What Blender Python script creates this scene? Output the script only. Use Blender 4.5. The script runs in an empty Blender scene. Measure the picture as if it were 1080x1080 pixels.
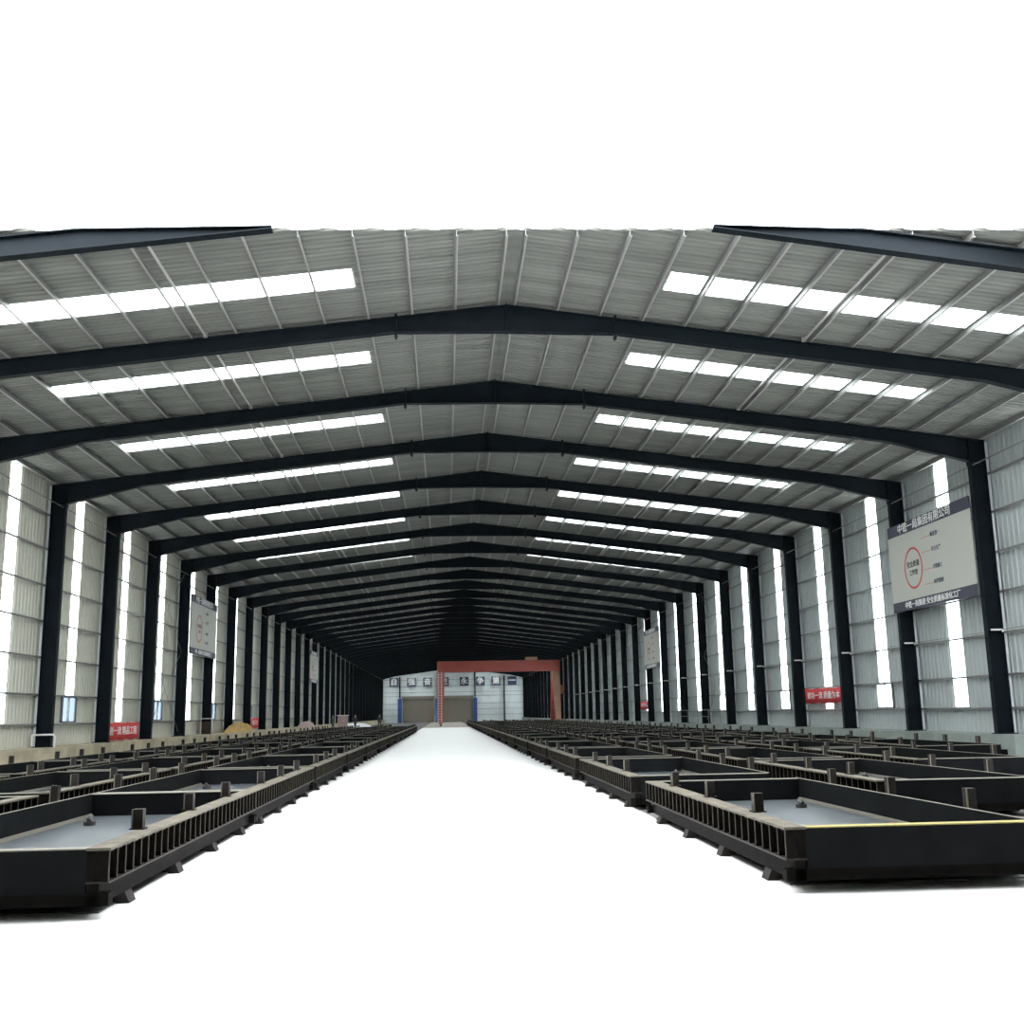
import bpy, math, random
from mathutils import Vector, Matrix
random.seed(7)
C = bpy.context.scene.collection
PI = math.pi

# ------------------------------------------------------------------ measures
BAY = 6.0
Y0 = 18.50              # first portal frame
NB = 34                 # number of bays
def FY(k): return Y0 + BAY * k
HS = 15.34              # half span (outer column face)
ZR, ZE = 11.687, 9.783  # rafter top at ridge / eave
SL = (ZR - ZE) / HS
PL = 0.75               # height of the concrete plinth
def zt(x): return ZR - SL * abs(x)
ORD = ['zeroth','first','second','third','fourth','fifth','sixth','seventh','eighth','ninth','tenth','eleventh','twelfth','thirteenth',
 'fourteenth','fifteenth','sixteenth','seventeenth','eighteenth','nineteenth','twentieth']
TENS = {20:'twenty',30:'thirty'}
def ordn(n):
    if n <= 20: return ORD[n]
    if n == 30: return 'thirtieth'
    return TENS[n//10*10] + '-' + ORD[n % 10]

# ------------------------------------------------------------------ materials
def mat(name, col, rough=0.6, metal=0.0, noise=0.0, scale=3.0, col2=None, bump=0.0, spec=0.5, stretch=(1,1,1)):
    m = bpy.data.materials.new(name); m.use_nodes = True
    nt = m.node_tree; b = nt.nodes['Principled BSDF']
    b.inputs['Base Color'].default_value = (*col, 1)
    b.inputs['Roughness'].default_value = rough
    b.inputs['Metallic'].default_value = metal
    b.inputs['Specular IOR Level'].default_value = spec
    if noise or bump:
        tc = nt.nodes.new('ShaderNodeTexCoord'); mp = nt.nodes.new('ShaderNodeMapping')
        mp.inputs['Scale'].default_value = stretch
        nz = nt.nodes.new('ShaderNodeTexNoise'); nz.inputs['Scale'].default_value = scale; nz.inputs['Detail'].default_value = 5
        nt.links.new(tc.outputs['Object'], mp.inputs[0]); nt.links.new(mp.outputs[0], nz.inputs['Vector'])
        if noise:
            rp = nt.nodes.new('ShaderNodeValToRGB')
            c2 = col2 or tuple(c * (1 - noise) for c in col)
            rp.color_ramp.elements[0].position = .35; rp.color_ramp.elements[1].position = .68
            rp.color_ramp.elements[0].color = (*c2, 1); rp.color_ramp.elements[1].color = (*col, 1)
            nt.links.new(nz.outputs['Fac'], rp.inputs[0]); nt.links.new(rp.outputs[0], b.inputs['Base Color'])
        if bump:
            bp = nt.nodes.new('ShaderNodeBump'); bp.inputs['Strength'].default_value = bump
            nt.links.new(nz.outputs['Fac'], bp.inputs['Height']); nt.links.new(bp.outputs[0], b.inputs['Normal'])
    return m

M = {}
M['floor']   = mat('white_floor', (.95,.95,.95), .7, noise=.03, scale=.6)
M['shade_pad']     = mat('shaded_concrete', (.10,.10,.095), .8, noise=.5, scale=1.5)  # dark tone paints in the shade between and under the moulds
M['sand']    = mat('sandy_concrete', (.42,.38,.33), .8, noise=.25, scale=.8)
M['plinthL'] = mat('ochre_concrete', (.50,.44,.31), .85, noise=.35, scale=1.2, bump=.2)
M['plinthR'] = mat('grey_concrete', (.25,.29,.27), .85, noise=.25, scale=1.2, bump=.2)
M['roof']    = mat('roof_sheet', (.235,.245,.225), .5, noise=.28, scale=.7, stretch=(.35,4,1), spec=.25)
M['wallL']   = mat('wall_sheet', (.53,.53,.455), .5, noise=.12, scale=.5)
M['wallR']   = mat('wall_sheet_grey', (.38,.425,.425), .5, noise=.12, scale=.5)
M['gable']   = mat('gable_sheet', (.72,.78,.80), .5, noise=.08, scale=.5)
M['frame']   = mat('navy_paint', (.0055,.010,.0145), .6, noise=.3, scale=2, spec=.12)
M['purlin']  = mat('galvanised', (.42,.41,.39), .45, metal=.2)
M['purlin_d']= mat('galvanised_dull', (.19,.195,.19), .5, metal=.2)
M['pale']    = mat('pale_paint', (.62,.66,.68), .5)
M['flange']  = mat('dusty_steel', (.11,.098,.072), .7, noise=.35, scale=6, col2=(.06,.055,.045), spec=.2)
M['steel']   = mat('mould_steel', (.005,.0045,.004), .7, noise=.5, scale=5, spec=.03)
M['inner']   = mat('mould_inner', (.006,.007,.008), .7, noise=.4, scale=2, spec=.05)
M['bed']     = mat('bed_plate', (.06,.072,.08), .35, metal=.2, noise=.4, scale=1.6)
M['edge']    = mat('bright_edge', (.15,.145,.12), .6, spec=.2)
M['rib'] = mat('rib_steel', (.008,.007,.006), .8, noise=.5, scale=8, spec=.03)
M['ribedge'] = mat('pale_rib_edge', (.06,.056,.045), .7, noise=.5, scale=9, spec=.1)  # rib edges paler than the rib faces
M['post']    = mat('post_steel', (.024,.021,.019), .6, noise=.3, scale=12, spec=.15)
M['yellow']  = mat('yellow_edge', (.24,.21,.07), .6, spec=.2)
M['black']   = mat('black', (.02,.02,.02), .5)
M['red']     = mat('red_cloth', (.62,.045,.05), .7)
M['crane']   = mat('crane_red', (.33,.07,.055), .5, noise=.25, scale=.5)
M['orange']  = mat('crane_orange_lit_leg', (.34,.19,.12), .6, noise=.3, scale=.6)  # trolley and cabinet orange; on the near right leg it paints light
M['white']   = mat('white_paint', (.8,.8,.8), .5)
M['signbody']= mat('sign_sheet', (.44,.45,.41), .5)
M['navyband']= mat('navy_band', (.035,.035,.06), .5)
M['tile']    = mat('navy_tile', (.03,.045,.085), .5)
M['shutter'] = mat('shutter', (.20,.18,.15), .6)
M['blue']    = mat('blue_paint', (.035,.07,.22), .5)
M['tarp']    = mat('yellow_tarp', (.62,.40,.12), .8, noise=.4, scale=5, bump=.5)
M['wtarp']   = mat('white_tarp', (.75,.78,.82), .8, noise=.2, scale=5, bump=.5)
M['pink']    = mat('faded_red', (.50,.36,.36), .7, noise=.3, scale=3)
M['green']   = mat('green_cloth', (.02,.09,.03), .8)
M['navy']    = mat('navy_cloth', (.015,.02,.035), .8)
M['skin']    = mat('skin', (.45,.27,.19), .6)
M['window_frame'] = mat('window_frame', (.10,.11,.12), .5)
M['ring']    = mat('ring_red', (.50,.06,.05), .6)
M['pine']    = mat('timber', (.05,.03,.02), .8, noise=.3, scale=4)

def translucent(name, col, clear):
    m = bpy.data.materials.new(name); m.use_nodes = True; nt = m.node_tree; nt.nodes.clear()
    o = nt.nodes.new('ShaderNodeOutputMaterial'); mx = nt.nodes.new('ShaderNodeMixShader')
    tl = nt.nodes.new('ShaderNodeBsdfTranslucent'); tp = nt.nodes.new('ShaderNodeBsdfTransparent')
    tl.inputs[0].default_value = (*col, 1); tp.inputs[0].default_value = (*col, 1)
    mx.inputs[0].default_value = clear
    nt.links.new(tl.outputs[0], mx.inputs[1]); nt.links.new(tp.outputs[0], mx.inputs[2]); nt.links.new(mx.outputs[0], o.inputs[0])
    return m
M['frp']  = translucent('translucent_sheet', (.93,.97,.96), .6)
M['pane'] = translucent('frosted_pane', (.065,.082,.10), .6)

# ------------------------------------------------------------------ mesh helpers
class MB:
    def __init__(s): s.v=[]; s.f=[]; s.m=[]; s.mats=[]
    def mi(s, m):
        if m not in s.mats: s.mats.append(m)
        return s.mats.index(m)
    def add(s, vs, fs, m):
        o=len(s.v); s.v+= [tuple(v) for v in vs]; i=s.mi(m)
        for f in fs: s.f.append(tuple(o+a for a in f)); s.m.append(i)
    def box(s, x0,x1,y0,y1,z0,z1, m):
        if x0>x1: x0,x1=x1,x0
        s.add([(x0,y0,z0),(x1,y0,z0),(x1,y1,z0),(x0,y1,z0),(x0,y0,z1),(x1,y0,z1),(x1,y1,z1),(x0,y1,z1)],
              [(0,3,2,1),(4,5,6,7),(0,1,5,4),(1,2,6,5),(2,3,7,6),(3,0,4,7)], m)
    def prism(s, poly, y0, y1, m):      # poly in (x,z), extruded along y
        n=len(poly)
        s.add([(p[0],y0,p[1]) for p in poly]+[(p[0],y1,p[1]) for p in poly],
              [tuple(range(n)), tuple(range(2*n-1,n-1,-1))]+[(i,i+n,(i+1)%n+n,(i+1)%n) for i in range(n)], m)
    def bar(s, a, b, r, m, n=8):
        a=Vector(a); b=Vector(b); d=(b-a).normalized()
        u=d.orthogonal().normalized(); w=d.cross(u)
        vs=[]
        for p in (a,b):
            for i in range(n):
                t=2*PI*i/n; vs.append(p+u*math.cos(t)*r+w*math.sin(t)*r)
        s.add(vs,[(i,(i+1)%n,(i+1)%n+n,i+n) for i in range(n)]+[tuple(range(n-1,-1,-1)),tuple(range(n,2*n))],m)
    def build(s, name, parent=None, smooth=False):
        me=bpy.data.meshes.new(name); me.from_pydata(s.v,[],s.f)
        for k in s.mats: me.materials.append(M[k])
        for p,i in zip(me.polygons,s.m): p.material_index=i; p.use_smooth=smooth
        me.update(); o=bpy.data.objects.new(name,me); C.objects.link(o)
        if parent: o.parent=parent
        return o
def tag(o,label=None,cat=None,group=None,kind=None):
    if label: o['label']=label
    if cat: o['category']=cat
    if group: o['group']=group
    if kind: o['kind']=kind
    return o
def empty(name,loc,label,cat,group=None):
    o=bpy.data.objects.new(name,None); C.objects.link(o); o.location=loc; o.empty_display_size=.3
    return tag(o,label,cat,group)
def struct(mb,name,parent=None):
    o=mb.build(name,parent); o['kind']='structure'; return o
def copy_tree(o,parent=None):
    c=o.copy(); C.objects.link(c)
    if parent: c.parent=parent
    for ch in list(o.children): copy_tree(ch,c)
    return c
def text_mesh(txt,size,m,name,parent,mw,depth=.01,bold=.0,width=None):
    cu=bpy.data.curves.new(name,'FONT'); cu.body=txt; cu.size=size; cu.align_x='CENTER'; cu.align_y='CENTER'
    cu.extrude=depth; cu.offset=bold; cu.resolution_u=2
    t=bpy.data.objects.new(name,cu); C.objects.link(t)
    dg=bpy.context.evaluated_depsgraph_get(); me=bpy.data.meshes.new_from_object(t.evaluated_get(dg))
    bpy.data.objects.remove(t); bpy.data.curves.remove(cu)
    me.materials.clear(); me.materials.append(M[m])
    if width:
        xs=[v.co.x for v in me.vertices]
        if xs:
            k=width/(max(xs)-min(xs)); me.transform(Matrix.Diagonal((k,1,1,1)))
    me.transform(mw)
    o=bpy.data.objects.new(name,me); C.objects.link(o)
    if parent: o.parent=parent
    return o

# ------------------------------------------------------------------ ribbed sheets
def rib(pitch, h):   # trapezoid profile points over one pitch: (offset, height)
    return [(0,0),(pitch*.55,0),(pitch*.66,h),(pitch*.89,h)]
def profile(y0,y1,pitch,h):
    pts=[]; n0=math.floor(y0/pitch)-1
    pr=rib(pitch,h); k=n0
    allp=[]
    while k*pitch<y1+pitch:
        for o,z in pr: allp.append((k*pitch+o,z))
        k+=1
    def zat(y):
        for (a,za),(b,zb) in zip(allp,allp[1:]):
            if a<=y<=b: return za+(zb-za)*(y-a)/(b-a)
        return 0
    return [(y0,zat(y0))]+[p for p in allp if y0+1e-4<p[0]<y1-1e-4]+[(y1,zat(y1))]
SHEET=.15  # sheet sits on purlins above rafters
YF=20.60
def xfront(y,s):     # the front edge of the roof runs back towards the ridge
    return max(0.0,(YF-y)/(.217 if s<0 else .275))
def roof_patch(mb,s,y0,y1,xa,xb,m):
    pr=profile(y0,y1,.20,.042)
    vs=[]
    for y,h in pr:
        a=min(max(xa,xfront(y,s)),xb)
        for x in (a,xb):
            vs.append((s*x,y,zt(x)+SHEET+h))
    fs=[]
    for i in range(len(pr)-1):
        if abs(vs[2*i][0]-vs[2*i+1][0])<1e-4 and abs(vs[2*i+2][0]-vs[2*i+3][0])<1e-4: continue
        f=(2*i,2*i+1,2*i+3,2*i+2); fs.append(f if s>0 else f[::-1])
    mb.add(vs,fs,m)
YEND=FY(NB)
YSTART=17.0
RIDGE=.17
roof=MB(); nwin=[0]
def winname(): nwin[0]+=1; return 'window_%d'%nwin[0]
XA,XB=3.62,12.0
for s in (-1,1):
    y=YSTART
    for k in range(NB):
        c=FY(k)+BAY*(.62 if k==0 else .5 if k<4 else .52)
        a,b=c-.47,c+.47
        roof_patch(roof,s,y,a,RIDGE,HS+.35,'roof')
        roof_patch(roof,s,a,b,RIDGE,XA,'roof'); roof_patch(roof,s,a,b,XB,HS+.35,'roof')
        w=MB(); roof_patch(w,s,a-.03,b+.03,XA-.05,XB+.05,'frp')
        w=struct(w,winname()); w.location.z=-.012
        y=b
    roof_patch(roof,s,y,YEND+.3,RIDGE,HS+.35,'roof')
# the hall runs on behind the camera; one roof bay in between is open to the sky
YBACK,YGAP=-26.0,9.6
for s in (-1,1):
    pr=profile(YBACK,YGAP,.30,.032); vs=[]
    for y,h in pr: vs+=[(s*RIDGE,y,zt(RIDGE)+SHEET+h),(s*(HS+.35),y,zt(HS+.35)+SHEET+h)]
    roof.add(vs,[((2*i,2*i+1,2*i+3,2*i+2) if s>0 else (2*i+2,2*i+3,2*i+1,2*i)) for i in range(len(pr)-1)],'roof')
roof.add([(-.3,YBACK,zt(.3)+SHEET+.05),(0,YBACK,zt(0)+SHEET+.06),(.3,YBACK,zt(.3)+SHEET+.05),
          (-.3,YGAP,zt(.3)+SHEET+.05),(0,YGAP,zt(0)+SHEET+.06),(.3,YGAP,zt(.3)+SHEET+.05)],[(0,1,4,3),(1,2,5,4)],'roof')
# ridge capping
n=len(roof.v)
roof.add([(-.3,YF+.05,zt(.3)+SHEET+.05),(0,YF+.12,zt(0)+SHEET+.06),(.3,YF+.05,zt(.3)+SHEET+.05),
          (-.3,YEND,zt(.3)+SHEET+.05),(0,YEND,zt(0)+SHEET+.06),(.3,YEND,zt(.3)+SHEET+.05)],[(0,1,4,3),(1,2,5,4)],'roof')
struct(roof,'ceiling')

# ------------------------------------------------------------------ long walls
GIRT=[1.50,2.50,3.76,5.0,6.22,7.48,8.69]
WX=HS+.16
def wall_patch(mb,s,y0,y1,z0,z1,m):
    pr=profile(y0,y1,.28,.03)
    vs=[]
    for y,h in pr:
        for z in (z0,z1): vs.append((s*(WX+.03-h),y,z))
    fs=[(2*i,2*i+1,2*i+3,2*i+2) if s>0 else (2*i,2*i+2,2*i+3,2*i+1) for i in range(len(pr)-1)]
    mb.add(vs,fs,m)
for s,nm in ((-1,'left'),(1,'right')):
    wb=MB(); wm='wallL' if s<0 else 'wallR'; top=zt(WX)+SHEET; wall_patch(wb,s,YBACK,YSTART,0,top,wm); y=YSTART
    for k in range(NB):
        c=FY(k)+BAY*(.55 if s<0 else .54); q_=.41 if s<0 else .46; a,b=c-q_,c+q_; hw=.78 if k%2 else q_
        if k%2: lo,hi,z0=c-hw,c+hw,2.50
        else: lo,hi,z0=a,b,1.56
        wall_patch(wb,s,y,min(lo,a),PL,top,wm)
        wall_patch(wb,s,lo,hi,PL,1.56,wm)
        if k%2:
            wall_patch(wb,s,lo,a,2.50,top,wm); wall_patch(wb,s,b,hi,2.50,top,wm)
        y=hi
        sm=MB(); wall_patch(sm,s,a-.02,b+.02,z0,top-.02,'frp'); struct(sm,winname())
        if k%2:
            w=MB(); X=s*(WX-.02); xo=s*(WX+.06); t=.05
            w.box(X,xo,lo,lo+t+.1,1.56,2.50,'window_frame'); w.box(X,xo,hi-t,hi,1.56,2.50,'window_frame')
            w.box(X,xo,lo,hi,1.56,1.60,'window_frame'); w.box(X,xo,lo,hi,2.45,2.50,'window_frame')
            w.box(X,xo,c-.02,c+.02,1.58,2.48,'pale')
            fr=struct(w,winname())
            p=MB(); xm=s*(WX+.02); p.add([(xm,lo,1.57),(xm,hi,1.57),(xm,hi,2.48),(xm,lo,2.48)],[(0,1,2,3)],'pane' if s<0 else 'frp')
            p.build('pane',fr)
    wall_patch(wb,s,y,YEND+.2,PL,top,wm)
    struct(wb,'wall_'+nm)
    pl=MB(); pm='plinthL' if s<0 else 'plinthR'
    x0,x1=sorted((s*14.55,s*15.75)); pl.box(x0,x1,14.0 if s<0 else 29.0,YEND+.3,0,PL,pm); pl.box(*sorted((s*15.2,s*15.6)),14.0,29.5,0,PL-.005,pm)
    struct(pl,'baseboard_'+nm)

# ------------------------------------------------------------------ gable wall, doors
fw=MB()
for a,b in ((-15.5,0),(0,15.5)):
    pr=profile(a,b,.28,.03); vs=[]
    for x,h in pr: vs+=[(x,YBACK+h,0),(x,YBACK+h,zt(x)+SHEET)]
    fw.add(vs,[(2*i,2*i+1,2*i+3,2*i+2) for i in range(len(pr)-1)],'gable')
struct(fw,'wall_front')
g=MB(); GY=YEND+.25
D1=(-10.75,-4.05); D2=(-2.65,4.2); DH=5.05
def gpatch(x0,x1,z0f,z1f):
    pr=profile(x0,x1,.28,.03); vs=[]
    for x,h in pr: vs+=[(x,GY-h,z0f-(.25 if z0f else 0)),(x,GY-h,z1f(x))]
    g.add(vs,[(2*i,2*i+2,2*i+3,2*i+1) for i in range(len(pr)-1)],'gable')
tp=lambda x: zt(x)+SHEET
for a,b,z in ((-15.5,D1[0],0),(D1[0],D1[1],DH),(D1[1],D2[0],0),(D2[0],0,DH),(0,D2[1],DH),(D2[1],15.5,0)): gpatch(a,b,z,tp)
struct(g,'wall_back')
for i,(a,b) in enumerate((D1,D2)):
    d=MB(); pz=0
    z=0.0
    while z<DH-.01:
        z2=min(z+.12,DH)
        d.add([(a,GY-.02,z),(b,GY-.02,z),(b,GY-.05,z+(z2-z)*.5),(a,GY-.05,z+(z2-z)*.5),(b,GY-.02,z2),(a,GY-.02,z2)],[(0,1,2,3),(3,2,4,5)],'shutter'); z=z2
    dd=struct(d,'door_%d'%(i+1))
    h=MB(); h.box(a-.1,b+.1,GY-.42,GY-.04,DH,DH+.42,'shutter'); h.build('shutter_housing',dd)
    r=MB(); r.box(a-.06,a+.04,GY-.10,GY-.02,0,DH,'pale'); r.box(b-.04,b+.06,GY-.10,GY-.02,0,DH,'pale'); r.build('guide_rail',dd)
gi=MB()
for z in (1.5,2.7,3.9,5.5,6.3,7.6,8.9):
    for a,b in ((-15.3,D1[0]),(D1[1],D2[0]),(D2[1],15.3)) if z<DH else ((-15.3,15.3),):
        gi.box(a,b,GY-.17,GY-.05,z-.03,z+.03,'purlin_d')
struct(gi,'trim_1')
for i,(x,blue) in enumerate(((-11.3,1),(-3.4,1),(4.6,1),(10.8,0))):
    p=MB(); zt_=zt(x)-.75
    m1='blue' if blue else 'frame'
    for z0,z1,m in ((0,5.3,m1),(5.3,zt_,'frame')):
        p.box(x-.13,x+.13,GY-.62,GY-.60,z0,z1,m); p.box(x-.13,x+.13,GY-.20,GY-.18,z0,z1,m); p.box(x-.01,x+.01,GY-.60,GY-.20,z0,z1,m)
    if blue: p.box(x-.42,x+.42,GY-.64,GY-.18,0,5.0,'blue')
    o=p.build('gable_column')
    tag(o,['blue-based gable post left of the left roller door','blue-based gable post between the two roller doors','blue-based gable post right of the right roller door',
        'slim dark gable post near the right end of the far wall'][i],'column','posts of the far gable wall')

# ------------------------------------------------------------------ floor
f=MB(); f.box(-90,90,-40,320,-.10,0,'floor'); struct(f,'floor')
f=MB(); f.box(-14.6,-4.5,9.4,YEND,0,.012,'shade_pad'); struct(f,'floor_shade_left')  # dark sheet standing in for the shade among the left moulds
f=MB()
f.box(1.6,7.6,9.8,YEND,0,.012,'shade_pad'); f.box(7.6,14.6,20,YEND,0,.012,'shade_pad'); struct(f,'floor_shade_right')  # same painted shade beneath the right mould rows
f=MB(); f.box(-4.5,1.6,132,YEND+.2,0,.014,'sand'); struct(f,'floor_back')

# ------------------------------------------------------------------ portal frames
def i_col(mb,s,y,z0,z1):
    a,b=s*14.84,s*HS
    mb.box(a,a+s*.02,y-.11,y+.11,z0,z1,'frame'); mb.box(b-s*.02,b,y-.11,y+.11,z0,z1,'frame')
    mb.box(a+s*.02,b-s*.02,y-.008,y+.008,z0,z1,'frame')
def depth(x):
    x=abs(x)
    if x>12.3: return .42+(x-12.3)/(14.9-12.3)*.33
    if x>2.75: return .42-.03*(12.3-x)/9.5
    return .39+(2.75-x)/2.75*.31
def rafter_mesh(s,stub=None):
    mb=MB(); xs=[HS-.02,14.84,13.6,12.3,9,6,2.75,1.4,0]
    if stub: full,tip=stub; xs=[x for x in xs if x>full]+[full,tip]
    top=[]; bot=[]
    for x in xs:
        t=zt(x); b=t-depth(x)
        if stub and x==stub[1]: t=b+.06
        top.append((s*x,t)); bot.append((s*x,b))
    n=len(xs)
    for i in range(n-1):
        (xa,ta),(xb,tb)=top[i],top[i+1]; (_,ba),(_,bb)=bot[i],bot[i+1]
        mb.prism([(xa,ta),(xb,tb),(xb,bb),(xa,ba)],-.006,.006,'frame')
        mb.prism([(xa,ta),(xb,tb),(xb,tb-.02),(xa,ta-.02)],-.11,.11,'frame')
        mb.prism([(xa,ba),(xb,bb),(xb,bb+.02),(xa,ba+.02)],-.11,.11,'frame')
    return mb
def make_frame(k,stub=False):
    e=empty('portal_frame',(0,FY(k),0),'dark navy steel portal frame crossing the hall, %s from the open front end'%ordn(k+1),'steel frame','portal frames spanning the hall')
    for s in (-1,1):
        c=MB(); i_col(c,s,0,PL,zt(HS)); c=c.build('column',e)
        b=MB(); b.box(s*14.80,s*15.42,-.18,.18,PL,PL+.03,'frame'); b.build('base_plate',c)
        r=rafter_mesh(s,((8.4,4.8) if s<0 else (6.8,3.7)) if stub else None).build('rafter',e)
        kp=MB(); z1=zt(14.9); kp.box(s*14.82,s*14.86,-.13,.13,z1-.85,z1,'frame'); kp.build('knee_plate',r)
        if not stub:
            sp=MB(); x=2.75*s; z=zt(2.75)
            sp.box(x-.025,x+.025,-.12,.12,z-.52,z+.07,'frame')
            for q in (-.09,.09):
                sp.bar((x-.05,q,z-.46),(x+.05,q,z-.46),.02,'black',6)
            sp.build('splice_plate',r)
        cl=MB(); cl.box(s*(HS+.01),s*(HS+.09),-.10,.02,PL,zt(HS)-.05,'pale'); tag(cl.build('cleat_strip',e),'pale grey strip behind the column')
    if not stub:
        rp=MB(); rp.box(-.012,.012,-.12,.12,zt(0)-.72,zt(0)+.04,'frame'); rp.build('ridge_plate',e)
    return e
make_frame(0,True)
f1=make_frame(1)
for k in range(2,NB+1):
    e=copy_tree(f1); e.location=(0,FY(k)-(.0 if k<NB else .0),0)
    e['label']='dark navy steel portal frame crossing the hall, %s from the open front end'%ordn(k+1)
# frame 34 stands just in front of the gable wall

# ------------------------------------------------------------------ purlins and girts
for s,side in ((-1,'left'),(1,'right')):
    for n in range(15):
        x=.21+1.073*n
        if x>HS: continue
        y0=max(YF-(.217 if s<0 else .275)*x,YSTART)+.02
        z=zt(x)+.010; h=.138
        p=MB(); X=s*x
        # z section: thin web and two lips
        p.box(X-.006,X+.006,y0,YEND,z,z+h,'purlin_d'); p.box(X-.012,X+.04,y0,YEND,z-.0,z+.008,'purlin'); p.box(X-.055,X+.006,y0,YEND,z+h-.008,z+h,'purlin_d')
        o=p.build('purlin'); tag(o,'galvanised roof purlin running the length of the %s slope, %s from the ridge'%(side,ordn(n+1)),'purlin','purlins of the %s roof slope'%side)
    for i,z in enumerate(GIRT):
        p=MB(); a,b=s*(HS+.0),s*(HS+.13); 
        p.box(a,b,YSTART,YEND,z-.004,z+.004,'purlin_d'); p.box(a,a+s*.008,YSTART,YEND,z-.035,z+.035,'purlin_d')
        for k in range(0): pass
        o=p.build('wall_girt'); tag(o,'steel girt running along the %s wall, %s up from the plinth'%(side,ordn(i+1)),'girt','girts of the %s wall'%side)
    # eave strut tube
    p=MB(); p.bar((s*14.95,YSTART,9.0),(s*14.95,YEND,9.0),.022,'purlin_d',8)
    o=p.build('eave_tube'); tag(o,'slim steel tube linking the column heads under the %s eave'%side,'tube')
    # pipe under the purlins
    x=7.38 if s<0 else 7.55
    p=MB(); p.bar((s*x,19.2,zt(x)+.03),(s*x,YEND,zt(x)+.03),.03,'purlin',8)
    o=p.build('roof_pipe'); tag(o,'pale pipe running lengthwise below the middle of the %s roof slope'%side,'pipe')
    hg=MB()
    for k in range(1,NB): hg.box(s*x-.05,s*x+.05,FY(k)-.16,FY(k)-.12,zt(x)-.02,zt(x)+.1,'purlin')
    tag(hg.build('pipe_clamp',o),kind='stuff')
# wall bracing rods
def rods(s,k,lab):
    y0,y1=FY(k)+.2,FY(k+1)-.2; x=s*(15.12)
    e=empty('wall_bracing',(x,(y0+y1)/2,PL),lab,'bracing')
    for a,b in (((0,y0,1.0),(0,y1,5.0)),((0,y1,1.0),(0,y0,5.0)),((0,y0,5.0),(0,y1,9.0)),((0,y1,5.0),(0,y0,9.0))):
        m=MB(); m.bar((0,a[1]-e.location.y,a[2]-PL),(0,b[1]-e.location.y,b[2]-PL),.014,'purlin_d',6); m.build('rod',e)
rods(-1,5,'thin crossed steel rods bracing the left wall just before the left signboard')
rods(1,7,'thin crossed steel rods bracing the right wall')

# conduit on the right wall with pale brackets
e=empty('wall_conduit',(15.22,28,3.83),'thin pale conduit running along the right wall at column mid-height','conduit')
m=MB(); m.bar((0,-6,0),(0,YEND-28.2,0),.012,'purlin_d',6); m.build('pipe',e)
for k in range(1,20):
    m=MB(); y=FY(k)-28-.13; m.box(-.30,.06,y-.05,y,-.015,.035,'white'); m.bar((.06,y-.04,-.06),(.06,y-.04,.02),.03,'white',8); m.build('bracket',e)

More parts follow.
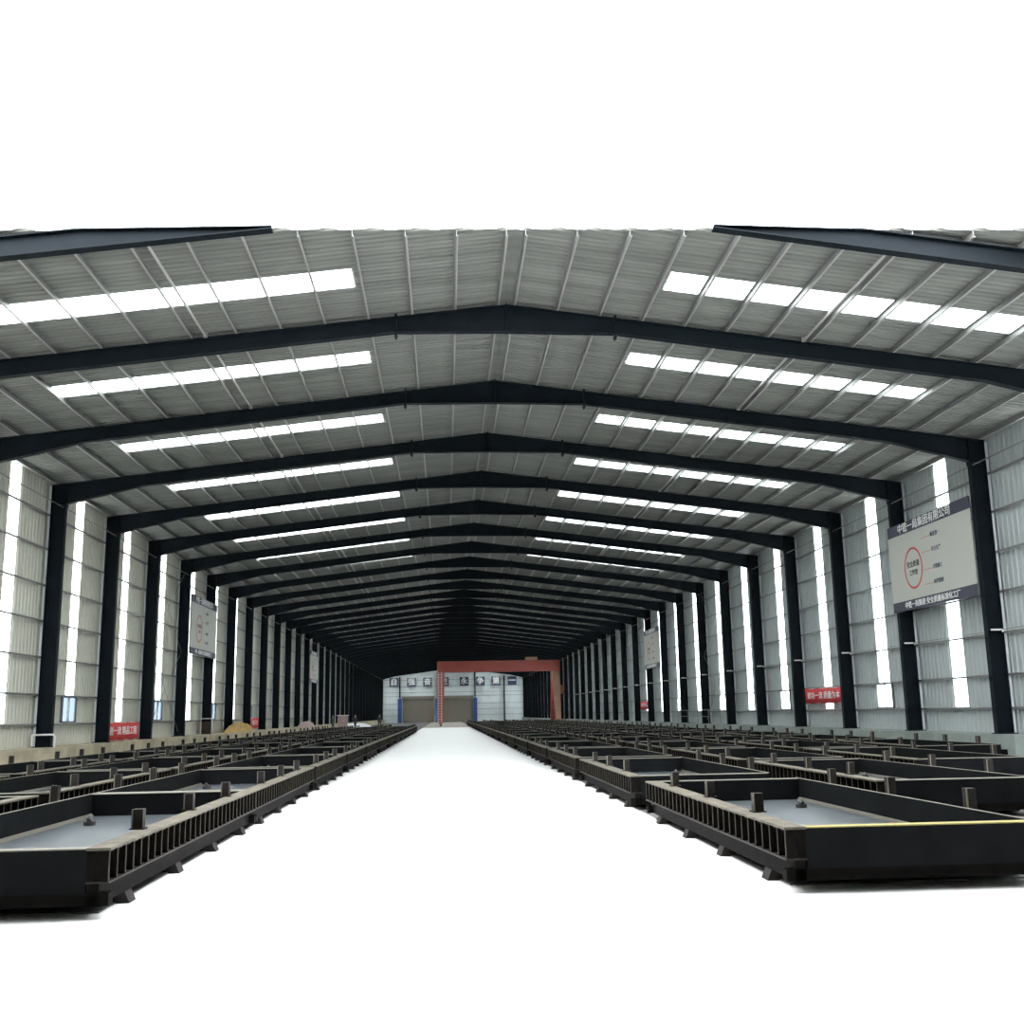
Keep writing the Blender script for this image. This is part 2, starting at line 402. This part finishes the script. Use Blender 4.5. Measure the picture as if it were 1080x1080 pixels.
# ------------------------------------------------------------------ casting moulds
TOP=.56
def make_mould(s,L):
    """origin: near corner of the aisle-side flange, x grows away from the aisle (times s)"""
    W=2.52
    e=empty('casting_mould',(0,0,0),'x','mould')
    # aisle-side rail: channel with vertical stiffeners
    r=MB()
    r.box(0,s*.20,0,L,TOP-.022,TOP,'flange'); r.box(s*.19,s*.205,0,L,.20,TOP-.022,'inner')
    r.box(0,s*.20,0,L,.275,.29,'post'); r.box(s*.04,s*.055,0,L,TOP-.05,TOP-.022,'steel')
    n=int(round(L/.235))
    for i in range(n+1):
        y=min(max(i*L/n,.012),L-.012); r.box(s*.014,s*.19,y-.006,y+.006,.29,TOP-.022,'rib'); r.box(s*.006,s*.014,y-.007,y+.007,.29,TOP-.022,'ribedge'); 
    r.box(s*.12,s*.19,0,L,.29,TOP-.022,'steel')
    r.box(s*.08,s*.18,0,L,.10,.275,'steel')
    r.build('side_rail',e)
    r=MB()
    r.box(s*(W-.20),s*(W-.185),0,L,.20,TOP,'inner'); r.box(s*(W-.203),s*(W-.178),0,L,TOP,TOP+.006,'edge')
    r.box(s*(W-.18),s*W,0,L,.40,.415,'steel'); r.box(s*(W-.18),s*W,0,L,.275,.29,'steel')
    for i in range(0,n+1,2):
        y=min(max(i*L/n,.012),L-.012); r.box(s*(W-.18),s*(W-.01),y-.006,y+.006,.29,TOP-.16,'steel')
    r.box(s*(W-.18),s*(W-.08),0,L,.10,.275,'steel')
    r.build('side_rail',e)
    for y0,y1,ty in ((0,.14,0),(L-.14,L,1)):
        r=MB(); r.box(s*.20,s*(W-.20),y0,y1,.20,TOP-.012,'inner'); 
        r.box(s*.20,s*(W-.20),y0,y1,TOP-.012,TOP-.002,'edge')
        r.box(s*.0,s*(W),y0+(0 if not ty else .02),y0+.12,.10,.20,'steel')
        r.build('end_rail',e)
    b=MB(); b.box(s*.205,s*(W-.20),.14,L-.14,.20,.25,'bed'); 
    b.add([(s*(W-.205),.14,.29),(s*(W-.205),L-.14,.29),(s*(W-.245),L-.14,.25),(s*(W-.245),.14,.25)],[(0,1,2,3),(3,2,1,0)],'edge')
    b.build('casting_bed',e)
    h=MB(); cx,cy=s*1.9,L*.78
    h.bar((cx,cy,.25),(cx,cy,.30),.075,'black',12); h.bar((cx-.02,cy,.30),(cx+.02,cy,.335),.05,'black',10); h.build('drain_plug',e)
    for f in (.22,.52,.82):
        for x in (.20,W-.06):
            p=MB(); X=s*x; y=L*f; w=.05
            z0=TOP-.0 if x<1 else .415
            p.box(X-w,X+w,y-w,y+w,z0,TOP+.19,'post'); p.box(X-w-.006,X-w+.008,y-w-.006,y-w+.008,z0,TOP+.19,'edge')
            p.box(X-w-.02,X+w+.02,y-w-.02,y+w+.02,z0,z0+.012,'post'); p.build('stop_post',e)
    for fy in (.12,.38,.64,.90):
        for x in (.13,W-.13):
            p=MB(); X=s*x; y=L*fy
            p.prism([(X-.10,0),(X+.10,0),(X+.055,.10),(X-.055,.10)],y-.10,y+.10,'post'); p.build('foot',e)
    return e
rows=[(-1,4.35,'left bank, row beside the aisle',[9.15,15.93,23.15],7.25,6.75,100),
      (-1,7.42,'left bank, middle row',[9.0,16.3,23.5],7.25,6.55,100),
      (-1,10.28,'left bank, row beside the plinth',[15.1,22.5],7.25,6.5,100),
      (1,1.45,'right bank, row beside the aisle',[9.4,17.3,24.75],7.35,6.55,155),
      (1,4.64,'right bank, second row from the aisle',[15.0,22.3],7.35,6.55,150),
      (1,7.84,'right bank, third row from the aisle',[20.8,28.1],7.35,6.55,150),
      (1,11.04,'right bank, row beside the plinth',[27.6,35.0],7.35,6.55,150)]
protos={}
for s,x,rl,starts,pitch,L,yend in rows:
    ys=list(starts)
    while ys[-1]+pitch<yend: ys.append(ys[-1]+pitch)
    for i,y in enumerate(ys):
        key=s
        if key not in protos: e=protos[key]=make_mould(s,L)
        else: e=copy_tree(protos[key])
        e.location=(s*x,y,0)
        e['label']='dark steel casting mould, %s, %s from the front'%(rl,ordn(i+1))
        e['group']='casting moulds, '+rl

for ch in protos[1].children:        # the nearest right mould has a yellow front edge
    if ch.name.startswith('end_rail') and min(v.co.y for v in ch.data.vertices)<.05:
        ch.data=ch.data.copy(); ch.data.materials[list(ch.data.materials).index(M['edge'])]=M['yellow']
# ------------------------------------------------------------------ signboards
def board_mw(s,x,yc,zc):
    # text plane facing the aisle
    if s>0: R=Matrix(((0,0,-1,0),(-1,0,0,0),(0,1,0,0),(0,0,0,1)))
    else:   R=Matrix(((0,0,1,0),(1,0,0,0),(0,1,0,0),(0,0,0,1)))
    return Matrix.Translation((x,yc,zc))@R
def signboard(s,k,lab):
    y0,y1=FY(k)+.12,FY(k+1)+.12; yc=(y0+y1)/2; z0,z1=4.93,8.05
    X=s*14.755
    e=empty('signboard',(X,yc,z0),lab,'signboard','project signboards hung on the columns')
    def loc(yy,zz): return yy, zz-z0
    b=MB(); h=(y1-y0)/2
    b.box(0,s*.035,-h,h,.35,z1-z0-.40,'signbody'); b.build('panel',e)
    t=MB(); t.box(-s*.004,s*.035,-h,h,z1-z0-.40,z1-z0,'navyband'); t.build('header_band',e)
    t=MB(); t.box(-s*.004,s*.035,-h,h,0,.35,'navyband'); t.build('footer_band',e)
    fr=MB()
    for q in (-h+.02,h-.06,-.9,.9): fr.box(s*.035,s*.075,q,q+.04,.02,z1-z0-.02,'purlin_d')
    fr.build('frame',e)
    f=-s
    text_mesh('中铁一局集团有限公司',.36,'white','lettering',e,board_mw(s,f*.014,f*-.15*1,z1-z0-.21),.004,.004,3.9)
    text_mesh('中铁一局集团 安全质量标准化工厂',.24,'white','lettering',e,board_mw(s,f*.014,0,.17),.004,.003,4.0)
    # ring with two lines of text, to the reader's left
    u=f*-1.0
    yr=(-s)*-1.25
    rg=MB(); N=40; yr= 1.15 if s>0 else -1.15
    for i in range(N):
        a0,a1=2*PI*i/N,2*PI*(i+1)/N
        q=[]
        for a,r in ((a0,.66),(a1,.66),(a1,.73),(a0,.73)): q.append((f*.006,yr+r*.95*math.cos(a),1.42+r*math.sin(a)))
        q+= [(f*-.001,p[1],p[2]) for p in q]
        rg.add(q,[(0,1,2,3),(7,6,5,4),(0,4,5,1),(2,6,7,3)],'ring')
    rg.build('ring',e)
    text_mesh('安全质量',.24,'black','lettering',e,board_mw(s,f*.008,yr,1.55),.002,.002)
    text_mesh('工作室',.22,'black','lettering',e,board_mw(s,f*.008,yr,1.25),.002,.002)
    for i,z in enumerate((2.35,1.85,1.25,.75)):
        text_mesh(['质量第一','安全生产','文明施工','科学管理'][i],.17,'tile','lettering',e,board_mw(s,f*.008,-yr*.55,z),.002,.001)
        ln=MB(); ya,yb=sorted((yr*.35,-yr*.2)); ln.box(f*.001,f*.006,ya,yb,z-.02,z-.005,'ring'); ln.build('pointer_line',e)
    return e
signboard(1,2,'large white signboard with navy bands on the right wall, nearest the camera')
signboard(1,10,'white signboard far along the right wall, beyond the crossed rods')
signboard(-1,6,'white signboard with navy bands on the left wall, the nearer one')
signboard(-1,14,'white signboard far along the left wall')

def banner(s,ya,yb,z0,z1,txt,lab):
    yc=(ya+yb)/2; X=s*(HS-.03)
    e=empty('banner',(X,yc,z0),lab,'banner','red cloth banners on the walls'); h=(yb-ya)/2
    m=MB(); n=24; f=-s
    vs=[]
    for i in range(n+1):
        y=-h+2*h*i/n
        for j,z in enumerate((0,z1-z0)):
            vs.append((f*(.02+.012*math.sin(i*1.1+j)),y,z+.012*math.sin(i*.9)))
    m.add(vs,[(2*i,2*i+2,2*i+3,2*i+1) for i in range(n)],'red')
    o=m.build('cloth',e,True); so=o.modifiers.new('t','SOLIDIFY'); so.thickness=.006
    text_mesh(txt,.36*(z1-z0)/.7,'white','lettering',e,board_mw(s,f*.045,0,(z1-z0)/2),.003,.004,(yb-ya)*.86)
    b=MB(); b.bar((0,-h,z1-z0),(0,h,z1-z0),.012,'white',6); b.bar((0,-h,0),(0,h,0),.012,'white',6); b.build('batten',e)
banner(-1,FY(4)+.55,FY(5)-.45,PL+.04,PL+.76,'争创一流 精品工程','red banner with white characters low on the left wall, nearest the camera')
banner(-1,FY(9)+.4,FY(10)-.4,PL+.14,PL+.85,'安全第一 预防为主','red banner far down the left wall, beyond the yellow heap')
banner(1,FY(4)+1.0,FY(5)-.3,PL+1.06,PL+1.72,'建功一流 质量为本','red banner across a lit wall strip on the right wall')
banner(1,FY(11)+.6,FY(12)-.4,PL+1.0,PL+1.65,'安全生产 人人有责','red banner far along the right wall')

# gable character tiles
chars='自强奋进永争第一'
cx=[-12.55,-8.85,-5.45,-1.95,2.3,5.74,9.07,12.5]
for c,x in zip(chars,cx):
    z0=7.52
    e=empty('character_tile',(x,GY-.72,z0),'dark square tile with the white character %s high on the far wall'%c,'sign','character tiles on the far gable wall')
    m=MB(); m.box(-.93,.93,0,.06,0,1.86,'tile'); m.build('tile',e)
    for q in (-.6,.6):
        m=MB(); m.box(q-.03,q+.03,.06,.60,.9,.96,'purlin_d'); m.build('bracket',e)
    text_mesh(c,1.55,'white','lettering',e,Matrix.Translation((0,-.02,.93))@Matrix.Rotation(PI/2,4,'X'),.01,.03)

# ------------------------------------------------------------------ gantry crane
GYc=147.0
e=empty('gantry_crane',(5.2,GYc,0),'red gantry crane standing over the right bank near the far end','gantry crane')
xl,xr=-7.5,8.75      # local x of the leg lines
ztop=8.95; zb=7.42
m=MB(); m.box(xl-.5,xr+.6,-.55,-.05,zb,ztop,'crane'); m.box(xl-.5,xr+.6,.35,.85,zb,ztop,'crane')
for i in range(12):
    x=xl+i*1.6; m.box(x,x+.03,-.58,-.55,zb,ztop,'crane')
m.build('girder',e)
for sx,mt in ((xl,'crane'),(xr,'crane')):
    for sy,m2 in ((-2.4,'orange' if sx>0 else 'crane'),(5.2,'crane')):  # near right leg orange: the light on it is put into the colour
        m=MB(); w=.30
        y0,y1=sy,(.0 if sy<0 else .3)
        vs=[]
        for z,y,ww in ((.55,y0,.36),(zb,y1-.5 if sy<0 else y1+.6,.55)):
            vs+=[(sx-ww,y-.22,z),(sx+ww,y-.22,z),(sx+ww,y+.22,z),(sx-ww,y+.22,z)]
        m.add(vs,[(0,3,2,1),(4,5,6,7),(0,1,5,4),(1,2,6,5),(2,3,7,6),(3,0,4,7)],m2); m.build('leg',e)
    m=MB(); m.box(sx-.22,sx+.22,-3.0,5.9,.25,.60,'crane'); t=m.build('end_truck',e)
    for q in (-2.6,5.5):
        w=MB(); w.bar((sx-.1,q,.2),(sx+.1,q,.2),.2,'black',16); w.build('wheel',t)
    m=MB(); m.bar((sx,-1.9,2.2),(sx,4.2,2.2),.09,'crane'); m.build('tie_beam',e)
m=MB(); lx=xl-.1
for dx in (-.25,.25): m.bar((lx+dx,-3.3,.3),(lx+dx,-1.1,zb),.03,'pale',6)
for i in range(20):
    t=i/20; m.bar((lx-.25,-3.3+2.2*t,.3+(zb-.3)*t),(lx+.25,-3.3+2.2*t,.3+(zb-.3)*t),.022,'pale',6)
m.build('ladder',e)
m=MB(); m.box(xr-4.2,xr-2.6,-.7,1.0,ztop,ztop+.45,'orange'); m.box(xr-3.7,xr-3.1,0,.3,zb-.6,zb,'black'); m.build('hoist_trolley',e)
m=MB(); m.box(xr-.2,xr+1.3,-1.2,-.6,4.2,5.4,'orange'); m.build('control_cabinet',e)

# ------------------------------------------------------------------ small things along the walls
# guard pipe at the foot of the third left column
m=MB()
x=-14.62; y=FY(3)-.35
m.bar((x-.75,y,PL+.05),(x-.75,y,PL+.42),.03,'white'); m.bar((x-.75,y,PL+.42),(x-.06,y,PL+.42),.03,'white'); m.bar((x-.06,y,PL+.42),(x,y,PL+.36),.03,'white')
m.bar((x,y,PL+.36),(x,y,.3),.03,'white'); m.bar((x,y,.3),(x+.02,y,.0),.03,'white')
tag(m.build('bent_pipe'),'bent white pipe coming over the left plinth beside the nearest visible column','pipe')
# small cabinet with a white frame near column 7
e=empty('switch_cabinet',(-14.95,FY(7)-.45,PL),'small dark brown cabinet in a white frame on the left plinth','cabinet')
m=MB(); m.box(-.26,.26,-.18,.18,0,.70,'pine'); m.build('body',e)
m=MB()
for x in (-.3,.3): m.bar((x,-.22,0),(x,-.22,.86),.018,'white',6)
m.bar((-.3,-.22,.86),(.3,-.22,.86),.018,'white',6); m.build('frame',e)
def heap(name,cx,cy,z,wx,wy,h,mt,label,cat,seed):
    random.seed(seed); m=MB(); nx,ny=10,14; vs=[]
    for i in range(nx+1):
        for j in range(ny+1):
            u,v=i/nx*2-1,j/ny*2-1
            hh=h*max(0,(1-abs(u)**3))*max(0,(1-abs(v)**4))*(.75+.35*random.random())
            vs.append((cx+u*wx,cy+v*wy,z+hh))
    fs=[(i*(ny+1)+j,(i+1)*(ny+1)+j,(i+1)*(ny+1)+j+1,i*(ny+1)+j+1) for i in range(nx) for j in range(ny)]
    m.add(vs,fs,mt); m.add([(cx-wx,cy-wy,z),(cx+wx,cy-wy,z),(cx+wx,cy+wy,z),(cx-wx,cy+wy,z)],[(0,3,2,1)],mt)
    tag(m.build(name,None,True),label,cat)
heap('tarpaulin_heap',-14.665,FY(8)+1.5,PL,.115,4.6,.55,'tarp','rumpled yellow tarpaulin heap on the left plinth','tarpaulin',3)
heap('tarpaulin_heap',-11.9,122,0,2.3,2.0,.75,'wtarp','crumpled white tarpaulin heap on the floor by two people at the far left','tarpaulin',5)
heap('material_heap',-14.665,100,PL,.115,5.5,.45,'pink','faded reddish heap on the left plinth before the tall box','heap',8)
e=empty('storage_box',(-12.75,115,0),'tall faded box with a pale top standing beyond the left moulds','box')
m=MB(); m.box(-.52,.52,-.4,.4,0,1.66,'pink'); m.build('body',e)
m=MB(); m.box(-.60,.60,-.48,.48,1.66,1.74,'white'); m.build('lid',e)
# guard rail on the right
e=empty('guard_rail',(14.7,FY(8)+2,PL),'thin steel guard rail standing on the right plinth','guard rail')
for z in (.45,.85):
    m=MB(); m.bar((0,-7,z),(0,7,z),.018,'purlin_d',6); m.build('rail',e)
for i in range(6):
    m=MB(); y=-7+14*i/5; m.bar((0,y,0),(0,y,.86),.02,'purlin_d',6); m.build('upright',e)

# ------------------------------------------------------------------ people
def person(loc,rz,top,label,stride=.18,arm=.1):
    e=empty('person',loc,label,'person'); e.rotation_euler=(0,0,rz)
    J={'pel':(0,0,.95),'wai':(0,0,1.10),'che':(0,.01,1.32),'neck':(0,.0,1.47),'hb':(0,-.01,1.54),'head':(0,-.02,1.63),'ht':(0,-.01,1.70)}
    R={'pel':.135,'wai':.125,'che':.145,'neck':.055,'hb':.075,'head':.098,'ht':.07}
    E=[('pel','wai'),('wai','che'),('che','neck'),('neck','hb'),('hb','head'),('head','ht')]
    for s,n in ((-1,'l'),(1,'r')):
        d=stride*s
        J.update({n+'hip':(.10*s,0,.90),n+'kn':(.11*s,-d*.6-.03,.50),n+'an':(.11*s,-d,.09),n+'to':(.13*s,-d-.17,.035),
                  n+'sh':(.19*s,0,1.41),n+'el':(.25*s,d*.4+.02,1.13),n+'wr':(.25*s,d*.6-arm,.90),n+'ha':(.25*s,d*.6-arm-.02,.80)})
        R.update({n+'hip':.095,n+'kn':.062,n+'an':.045,n+'to':.035,n+'sh':.07,n+'el':.045,n+'wr':.03,n+'ha':.032})
        E+=[('pel',n+'hip'),(n+'hip',n+'kn'),(n+'kn',n+'an'),(n+'an',n+'to'),('che',n+'sh'),(n+'sh',n+'el'),(n+'el',n+'wr'),(n+'wr',n+'ha')]
    ks=list(J); me=bpy.data.meshes.new('body'); me.from_pydata([J[k] for k in ks],[(ks.index(a),ks.index(b)) for a,b in E],[])
    o=bpy.data.objects.new('body',me); C.objects.link(o)
    sk=o.modifiers.new('s','SKIN'); 
    for i,k in enumerate(ks):
        v=me.skin_vertices[0].data[i]; v.radius=(R[k],R[k]*(.8 if k in('pel','wai','che') else 1)); v.use_root=(k=='pel')
    o.modifiers.new('d','SUBSURF').levels=2
    dg=bpy.context.evaluated_depsgraph_get(); nm=bpy.data.meshes.new_from_object(o.evaluated_get(dg)); o.modifiers.clear(); o.data=nm
    nm.materials.clear()
    for k in ('skin',top,'navy','black'): nm.materials.append(M[k])
    for p in nm.polygons:
        z=p.center.z; ax=abs(p.center.x); p.use_smooth=True
        p.material_index=0 if z>1.47 or (ax>.19 and z<.89 and z>.7) else 1 if z>.95 or ax>.2 and z>.7 else 2 if z>.10 else 3
    o.parent=e
    h=MB(); n=10; vs=[];fs=[]
    for i in range(6):
        a=i/5*PI*.55
        for j in range(n):
            t=2*PI*j/n; vs.append((.105*math.sin(a)*math.cos(t),.115*math.sin(a)*math.sin(t)+.0,1.635+.115*math.cos(a)))
    fs=[(i*n+j,i*n+(j+1)%n,(i+1)*n+(j+1)%n,(i+1)*n+j) for i in range(5) for j in range(n)]
    h.add(vs,fs,'black'); h.build('hair',e,True)
person((-9.35,124,0),.4,'navy','person in dark clothes standing at the far left, closest to the gable wall')
person((-11.75,119,0),-.5,'navy','person in dark clothes standing just right of the tall faded box')
person((-13.5,112,0),1.2,'green','person in dark green clothes standing left of the tall faded box',.1)

# ------------------------------------------------------------------ light
w=bpy.data.worlds.new('World'); bpy.context.scene.world=w; w.use_nodes=True
bg=w.node_tree.nodes['Background']; bg.inputs[0].default_value=(.97,.985,1,1); bg.inputs[1].default_value=12.0

# ------------------------------------------------------------------ camera
f_px,pit,yaw,rol,cy=1088.3,.1858,.0659,-.0176,547.764
c_,s_=math.cos(yaw),math.sin(yaw)
r0=Vector((c_,-s_,0)); f0=Vector((s_,c_,0)); Z=Vector((0,0,1))
F=f0*math.cos(pit)+Z*math.sin(pit); U0=Z*math.cos(pit)-f0*math.sin(pit)
Rv=r0*math.cos(rol)+U0*math.sin(rol); Uv=U0*math.cos(rol)-r0*math.sin(rol)
cam=bpy.data.cameras.new('camera'); co=bpy.data.objects.new('camera',cam); C.objects.link(co)
cam.sensor_width=36; cam.lens=36*f_px/1080; cam.shift_y=(cy-540)/1080; cam.clip_end=2000
mw=Matrix.Identity(4)
for i in range(3):
    mw[i][0]=Rv[i]; mw[i][1]=Uv[i]; mw[i][2]=-F[i]
mw.translation=(-1.5555,0,1.603); co.matrix_world=mw
sc=bpy.context.scene; sc.camera=co
sc.view_settings.view_transform='Standard'; sc.view_settings.look='None'; sc.view_settings.gamma=1; sc.view_settings.use_curve_mapping=False
sc.view_settings.exposure=0.0
sc.cycles.max_bounces=8; sc.cycles.diffuse_bounces=5; sc.cycles.transparent_max_bounces=8; sc.cycles.use_denoising=True
sc.cycles.caustics_reflective=False; sc.cycles.caustics_refractive=False
